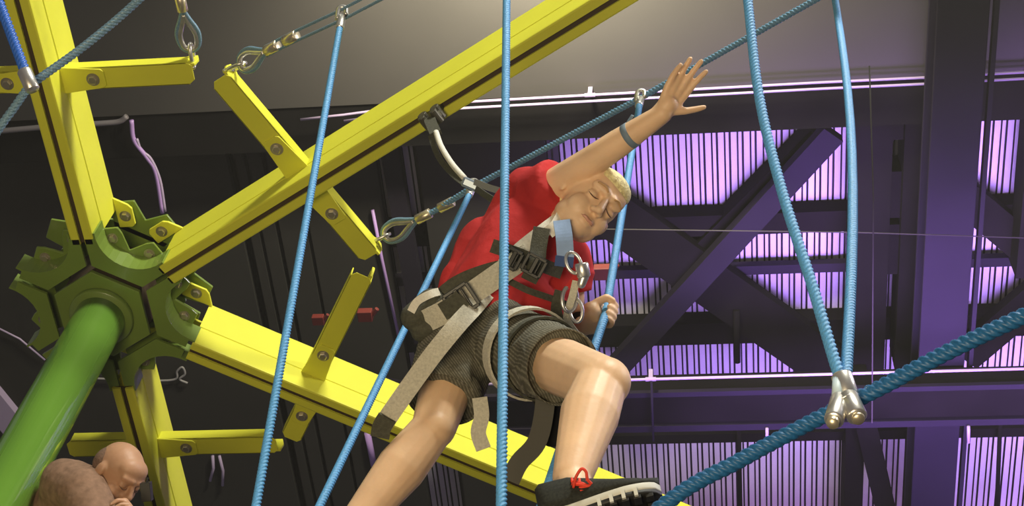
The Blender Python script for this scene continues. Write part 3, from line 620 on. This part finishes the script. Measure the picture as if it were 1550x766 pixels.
# ---- shoes
def shoe(O, ax, up, L, name, label, lace=True):
    """O heel-bottom centre, ax heel->toe, up = out of the foot's top"""
    ax = Vector(ax).normalized(); up = Vector(up); up = (up - ax * up.dot(ax)).normalized(); sd = ax.cross(up)
    root = bpy.data.objects.new('shoe', None); COL.objects.link(root); root.parent = boy
    if label: root['label'] = label
    N = 26
    def wdt(t): return L * (.115 + .07 * math.sin(PI * min(1, max(0, (t - .25) / .9))) - .02 * math.sin(PI * min(1, t / .7))) * min(1, (max(0, 1 - ((t - .5) / .5) ** 4)) ** .5 + .02)
    def row(t, z, s=1): return O + ax * (L * t) + up * (z + .10 * L * max(0, t - .62) ** 2 * 2.6)
    def outline(z, s): return [row(t, z) + sd * wdt(t) * s for t in np.linspace(.0, 1, N)] + [row(t, z) - sd * wdt(t) * s for t in np.linspace(1, .0, N)]
    bm = bmesh.new(); rings(bm, [outline(0, .93), outline(.002, .99), outline(.010, 1.0)]); link('outsole', bm, SOLE, root)
    bm = bmesh.new(); rings(bm, [outline(.0101, 1.0), outline(.014, 1.03), outline(.024, 1.03), outline(.028, .98)]); link('midsole', bm, MID, root)
    bm = bmesh.new(); rs = []
    for t in np.linspace(.0, 1, N):
        h = L * (.30 if t < .28 else .30 - (t - .28) * .36) * min(1, (1 - max(0, (t - .8) / .2) ** 2) ** .5 + .02) if t > .03 else L * .26
        h = max(h, .02); ww = wdt(t) * .99 + .001; rs.append([row(t, .026) + sd * ww * math.cos(a) * (1 - .15 * (math.sin(a) > .6)) + up * h * max(0, math.sin(a)) ** .8 for a in np.linspace(0, PI, 16)])
    rings(bm, rs); link('upper', bm, UPPER, root)
    for j, t in enumerate(np.linspace(.12, .9, 9)):          # tread lugs
        for s in (-1, 1):
            bm = bmesh.new(); box(bm, row(t, -.003) + sd * s * wdt(t) * .62, ax * .008, sd * wdt(t) * .33, up * .004); flat('tread_lug', bm, SOLE, root, bevel=.001)
    for j, t in enumerate((.50, .60, .70, .80)):             # pale tread ticks reaching over the edge
        bm = bmesh.new(); e = row(t, .006) + sd * wdt(t) * .97; box(bm, e - sd * .006, ax * .004, sd * .012, up * .009); flat('sole_stripe', bm, MID, root)
    if lace:
        for j, t in enumerate(np.linspace(.32, .55, 5)):
            h = L * (.30 - (t - .28) * .36) + .017; bm = bmesh.new(); c = row(t, h)
            tube(bm, catmull([c - sd * .026 - up * .014, c - sd * .012 + up * .001, c + up * .004, c + sd * .012 + up * .001, c + sd * .026 - up * .014], 4), .0032, 8); link('lace', bm, RED, root)
    return root, row, sd
sn = cdir(.30, -.72, .62)                                     # sole faces down, towards the camera
ax_ = cdir(.955, .23, .05)
rt_, row_, sd_ = shoe(D(820, 800, 3.26), ax_, -sn, .262, 'shoe', 'black shoe with red laces and white midsole, stepping forward')
bm = bmesh.new(); lp = [D(x, y, d) for x, y, d in ((868, 738, 3.27), (872, 722, 3.26), (880, 710, 3.26), (887, 714, 3.26), (890, 727, 3.26), (903, 738, 3.27))]
tube(bm, catmull(lp, 6), .0033, 8); link('lace', bm, RED, rt_)
bm = bmesh.new()
for a, b in (((866, 733), (905, 742)), ((870, 741), (908, 736)), ((874, 730), (898, 744)), ((868, 745), (900, 748))): tube(bm, catmull([D(*a, 3.28), D((a[0] + b[0]) / 2, (a[1] + b[1]) / 2 - 3, 3.26), D(*b, 3.28)], 4), .0036, 8)
link('lace', bm, RED, rt_)
shoe(AN_R + cdir(-.3, -.9, .1) * .075 - cdir(.7, -.35, .1) * .06, cdir(.85, -.3, .2), cdir(.1, .9, -.3), .24, 'shoe', None)
# ---- harness
hn = bpy.data.objects.new('safety_harness', None); COL.objects.link(hn); hn.parent = boy
hn['label'] = 'climbing harness of beige and dark olive webbing with black buckles'
W = lambda l: [D(*p) for p in l]
def strap(name, pts, width, m, wd=None, thick=.004, parent=None, label=None):
    P_ = W(pts); t = (P_[-1] - P_[0]).normalized(); wd = wd or t.cross(cdir(0, 0, 1)).normalized()
    bm = bmesh.new(); ribbon(bm, P_, width, thick, wd); o = flat(name, bm, m, parent or hn)
    if label: o['label'] = label
    return o
strap('waist_belt', [(640, 488, 4.24), (672, 472, 4.20), (720, 440, 4.19), (770, 405, 4.21), (800, 385, 4.24)], .062, WEB, thick=.008)
strap('shoulder_strap', [(762, 402, 4.21), (790, 375, 4.24), (822, 350, 4.27), (846, 332, 4.33)], .040, WEBW)
strap('shoulder_strap', [(830, 352, 4.26), (842, 342, 4.27), (853, 322, 4.31)], .036, WEBW)
strap('chest_strap', [(745, 372, 4.25), (775, 382, 4.22), (800, 392, 4.22), (830, 405, 4.25), (850, 412, 4.28)], .038, OLIVE, thick=.006)
strap('chest_strap', [(820, 345, 4.25), (815, 375, 4.23), (812, 400, 4.21), (800, 425, 4.22)], .045, OLIVE, thick=.006)
strap('chest_strap', [(770, 425, 4.23), (800, 440, 4.21), (835, 452, 4.24), (860, 462, 4.27)], .018, OLIVE)
strap('waist_strap', [(650, 462, 4.28), (690, 428, 4.26), (740, 408, 4.24), (785, 400, 4.22)], .036, OLIVE, thick=.005)
strap('hanging_strap', [(738, 440, 4.24), (718, 464, 4.17), (692, 492, 4.09), (656, 536, 4.06), (618, 588, 4.05), (590, 628, 4.06), (576, 650, 4.08)], .050, WEB, label='long beige strap end hanging across the boy\'s hip')
strap('strap_end', [(586, 632, 4.05), (578, 646, 4.06), (575, 662, 4.07)], .050, OLIVE, thick=.007)
bm = bmesh.new()
capsule(bm, D(628, 480, 4.26), D(655, 462, 4.28), .040, .048); capsule(bm, D(640, 500, 4.26), D(668, 488, 4.26), .035, .035); fuse('hip_pad', bm, OLIVE, hn, .005, 4)
strap('hip_pad_edge', [(622, 472, 4.22), (632, 456, 4.22), (650, 446, 4.23), (664, 442, 4.25)], .022, WEBW, thick=.008)
# large waist buckle
def buckle(c, ax, n, w, h, m=BUCK):
    ax = ax.normalized(); n = (n - ax * n.dot(ax)).normalized(); s = ax.cross(n); bm = bmesh.new()
    for e in (-1, 1):
        box(bm, c + ax * w * e, ax * .005, s * h, n * .006); box(bm, c + s * h * e, ax * w, s * .005, n * .006)
    box(bm, c, ax * .006, s * h, n * .007); box(bm, c + ax * w * .45, ax * .003, s * h * .8, n * .009)
    return flat('buckle', bm, m, hn, bevel=.002)
bx = D(745, 425, 4.18) - D(665, 478, 4.18)
buckle(D(698, 455, 4.165), bx, cdir(0, 0, 1), .036, .034)
strap('belt_tab', [(670, 472, 4.17), (690, 460, 4.155), (700, 450, 4.155)], .050, OLIVE, thick=.008)
buckle(D(808, 402, 4.19), D(830, 412, 4.2) - D(780, 385, 4.2), cdir(0, 0, 1), .026, .024)
buckle(D(775, 392, 4.20), D(830, 412, 4.2) - D(780, 385, 4.2), cdir(0, 0, 1), .020, .024)
# blue pad and steel connectors on the chest
strap('lanyard_pad', [(850, 335, 4.24), (854, 360, 4.21), (856, 392, 4.20)], .046, BLUEP, thick=.012, label='pale blue pad under the chin')
strap('lanyard_sleeve', [(855, 388, 4.20), (853, 404, 4.20)], .050, NAVY, thick=.014)
def ring(c, n, up, a, b, r, m, name='carabiner', parent=None):
    n = n.normalized(); up = (up - n * up.dot(n)).normalized(); s = n.cross(up); bm = bmesh.new()
    tube(bm, [c + up * b * math.cos(t) + s * a * math.sin(t) for t in np.linspace(0, 2 * PI, 25)], r, 8, cap=False); return link(name, bm, m, parent or hn)
ring(D(868, 398, 4.19), cdir(.2, .3, 1), cdir(-.3, 1, 0), .020, .030, .005, STEEL)
bm = bmesh.new(); ferrule(bm, D(880, 398, 4.18), D(884, 420, 4.18), .019); capsule(bm, D(884, 418, 4.18), D(880, 430, 4.18), .014, .012); link('swivel', bm, STEEL, hn)
ring(D(862, 452, 4.20), cdir(.5, .2, 1), cdir(.3, 1, 0), .022, .036, .006, STEEL); ring(D(872, 470, 4.20), cdir(-.4, .2, 1), cdir(-.2, 1, 0), .018, .032, .005, STEEL)
strap('connector_strap', [(872, 425, 4.19), (866, 450, 4.19), (858, 480, 4.21), (868, 500, 4.22), (884, 518, 4.24)], .020, WEB)
strap('connector_strap', [(848, 440, 4.22), (842, 466, 4.23), (846, 486, 4.24)], .030, OLIVE)
strap('red_tab', [(862, 405, 4.21), (872, 418, 4.20), (860, 436, 4.20)], .020, SHIRT)
# leg loop round the forward thigh
def legloop(a, b, f, r, width, m, name, tilt=None, a0=0, a1=2 * PI):
    c = a.lerp(b, f); d = (b - a).normalized(); d = (d + (tilt or Vector())).normalized(); u, v = frame(d); bm = bmesh.new(); rs = []
    for t in np.linspace(a0, a1, 40):
        o = u * math.cos(t) + v * math.sin(t); rs.append([c + o * (r - .003) - d * width / 2, c + o * (r + .003) - d * width / 2, c + o * (r + .003) + d * width / 2, c + o * (r - .003) + d * width / 2])
    rings(bm, rs, cap=False); return flat(name, bm, m, hn)
legloop(HIP_L, KN_L, .28, .121, .044, WEB, 'leg_loop')
legloop(HIP_L, KN_L, .42, .108, .022, OLIVE, 'leg_loop')
strap('leg_strap_tail', [(726, 602, 4.10), (729, 630, 4.08), (724, 655, 4.07), (732, 680, 4.06)], .040, WEB)
strap('leg_strap_tail', [(826, 560, 3.98), (824, 620, 3.98), (812, 670, 4.0), (786, 700, 4.02), (772, 728, 4.04)], .050, mat('dark_webbing', (.10, .095, .08), rough=.85))
bm = bmesh.new(); capsule(bm, D(815, 560, 4.1), D(838, 620, 4.08), .055, .040); capsule(bm, D(838, 620, 4.08), D(835, 660, 4.08), .04, .03); fuse('black_liner', bm, BLKC, boy, .006, 4)
# ================================================================== lanyard from the beam
ly = empty('safety_lanyard', None, 'pale lanyard from a dark trolley under the long yellow beam to the boy\'s back', 'lanyard')
bm = bmesh.new()
tr = HL(1, 1.82, 0, -.01); d1, n1 = bdir(1)
box(bm, tr - Z * .02, d1 * .045, n1 * .012, Z * .045)
for e in (-1, 1): tube(bm, [tr + d1 * .03 * e + n1 * .03 - Z * .03, tr + d1 * .03 * e - n1 * .03 - Z * .03], .020, 14); tube(bm, [tr + d1 * .028 * e + n1 * .03 - Z * .06, tr + d1 * .028 * e - n1 * .03 - Z * .06], .016, 14)
flat('trolley', bm, mat('worn_dark_steel', (.09, .085, .06), rough=.5, metal=.5), ly, bevel=.003)
bm = bmesh.new(); ribbon(bm, [tr - Z * .05, D(652, 185, 6.05), D(660, 203, 5.95)], .045, .02, cdir(1, .4, 0)); flat('grip', bm, OLIVE, ly)
bm = bmesh.new(); tube(bm, catmull([D(660, 200, 5.95), D(668, 222, 5.85), D(684, 248, 5.72), D(703, 270, 5.6)], 6), .011, 12); link('rope', bm, WEBW, ly)
bm = bmesh.new(); ribbon(bm, [D(652, 205, 5.97), D(664, 238, 5.85), D(690, 268, 5.65), D(716, 286, 5.5)], .022, .006, cdir(.8, .5, 0)); flat('dark_webbing', bm, OLIVE, ly)
bm = bmesh.new(); box(bm, D(712, 279, 5.5), cdir(.9, -.4, 0) * .032, cdir(.4, .9, 0) * .018, cdir(0, 0, 1) * .012); flat('connector', bm, mat('grey_blue_alloy', (.35, .42, .50), rough=.35, metal=.6), ly, bevel=.008)
bm = bmesh.new(); ribbon(bm, [D(718, 275, 5.5), D(740, 284, 5.2), D(762, 291, 4.9), D(790, 305, 4.62)], .022, .006, cdir(.3, .9, 0)); flat('webbing', bm, mat('grey_webbing', (.34, .34, .34), rough=.8), ly)
bm = bmesh.new(); ribbon(bm, [D(720, 285, 5.5), D(742, 300, 5.2), D(770, 315, 4.9)], .022, .006, cdir(.3, .9, 0)); flat('dark_webbing', bm, OLIVE, ly)
# ================================================================== the man at lower left
man = empty('person', None, 'bald man in a brown fleece bending his head behind the green pole at lower left', 'person')
MC = D(178, 720, 5.75); MM = basis(cdir(.60, .78, .10), cdir(.60, -.52, .56))
bm = bmesh.new(); head_parts(bm, MM, MC, 1.08, 1.15)
nk = D(125, 762, 5.85); capsule(bm, nk, MC - MM @ Vector((0, .03, .04)), .075, .068)
t0 = D(95, 800, 5.95); capsule(bm, nk, t0, .10, .15); capsule(bm, t0, t0 - Z * .35, .16, .15)
sh = D(128, 745, 5.70); elb = D(175, 860, 5.45); wr = D(200, 812, 5.42)
capsule(bm, t0, sh, .10, .08); capsule(bm, sh, elb, .06, .05); capsule(bm, elb, wr, .05, .034)
hand(bm, wr, cdir(.1, 1, .1), cdir(-.7, .1, .5), 1.1, [(.6, .9, .6)] * 4, thumb_side=-1, thumb=(.4, .8, .5))
hpm = t0 - Z * .5
for s in (-1, 1):
    hp = hpm + Vector((.09 * s, 0, 0)); kn = hp - Z * .42 + Vector((0, .02, 0)); an = kn - Z * .40
    capsule(bm, hp, kn, .09, .06); capsule(bm, kn, an, .06, .04); capsule(bm, an - Z * .03, an - Z * .04 + Vector((.12, -.10, -.02)), .042, .035)
fz = an.z - .1
fuse('body', bm, SKIN2, man, .006, 4); face_extras(man, MM, MC, 1.08, brow=False, lips=mat('muted_lip', (.40, .16, .12), rough=.5))
bm = bmesh.new(); T2 = lambda p: MC + MM @ (Vector(p) * 1.08)
ellipsoid(bm, T2((0, -.050, .012)), (.081, .062, .072), MM); fuse('hair', bm, HAIR2, man, .005, 3)
bm = bmesh.new(); capsule(bm, D(112, 745, 5.82), t0, .115, .17); capsule(bm, t0, t0 - Z * .4, .18, .17); capsule(bm, D(100, 735, 5.80), sh, .10, .098); frustum(bm, sh, sh.lerp(elb, .8), .092, .078); capsule(bm, D(125, 762, 5.80), D(140, 740, 5.78), .085, .065)
capsule(bm, t0 + Vector((-.15, .05, .1)), t0 + Vector((-.22, .1, -.25)), .09, .07)
fuse('fleece', bm, TAN, man, .007, 6, fold=.005, fold_size=.12)
bm = bmesh.new(); capsule(bm, hpm + Z * .02, hpm - Z * .06, .14, .13)
for s in (-1, 1):
    hp = hpm + Vector((.09 * s, 0, 0)); kn = hp - Z * .42 + Vector((0, .02, 0)); capsule(bm, hp, kn, .105, .08); frustum(bm, kn, kn - Z * .36, .078, .07)
fuse('trousers', bm, BLKC, man, .008, 4)
# radio he holds at his face
bm = bmesh.new(); c = D(222, 744, 5.62); box(bm, c, cdir(1, .1, 0) * .018, cdir(-.1, 1, 0) * .034, cdir(0, 0, 1) * .02); tube(bm, [c + cdir(0, 1, 0) * .03, c + cdir(.05, 1, 0) * .05], .005, 10)
thing1('handheld_radio', bm, BUCK, 'small black radio in front of the bald man\'s face', 'radio', bevel=.006)
# the platform he stands on (below the view)
bm = bmesh.new(); abox(bm, hpm.x - .5, hpm.x + .5, hpm.y - .5, hpm.y + .5, fz - .05, fz); o = thing1('platform', bm, GRN, 'green steel platform under the bald man', 'platform', bevel=.005)
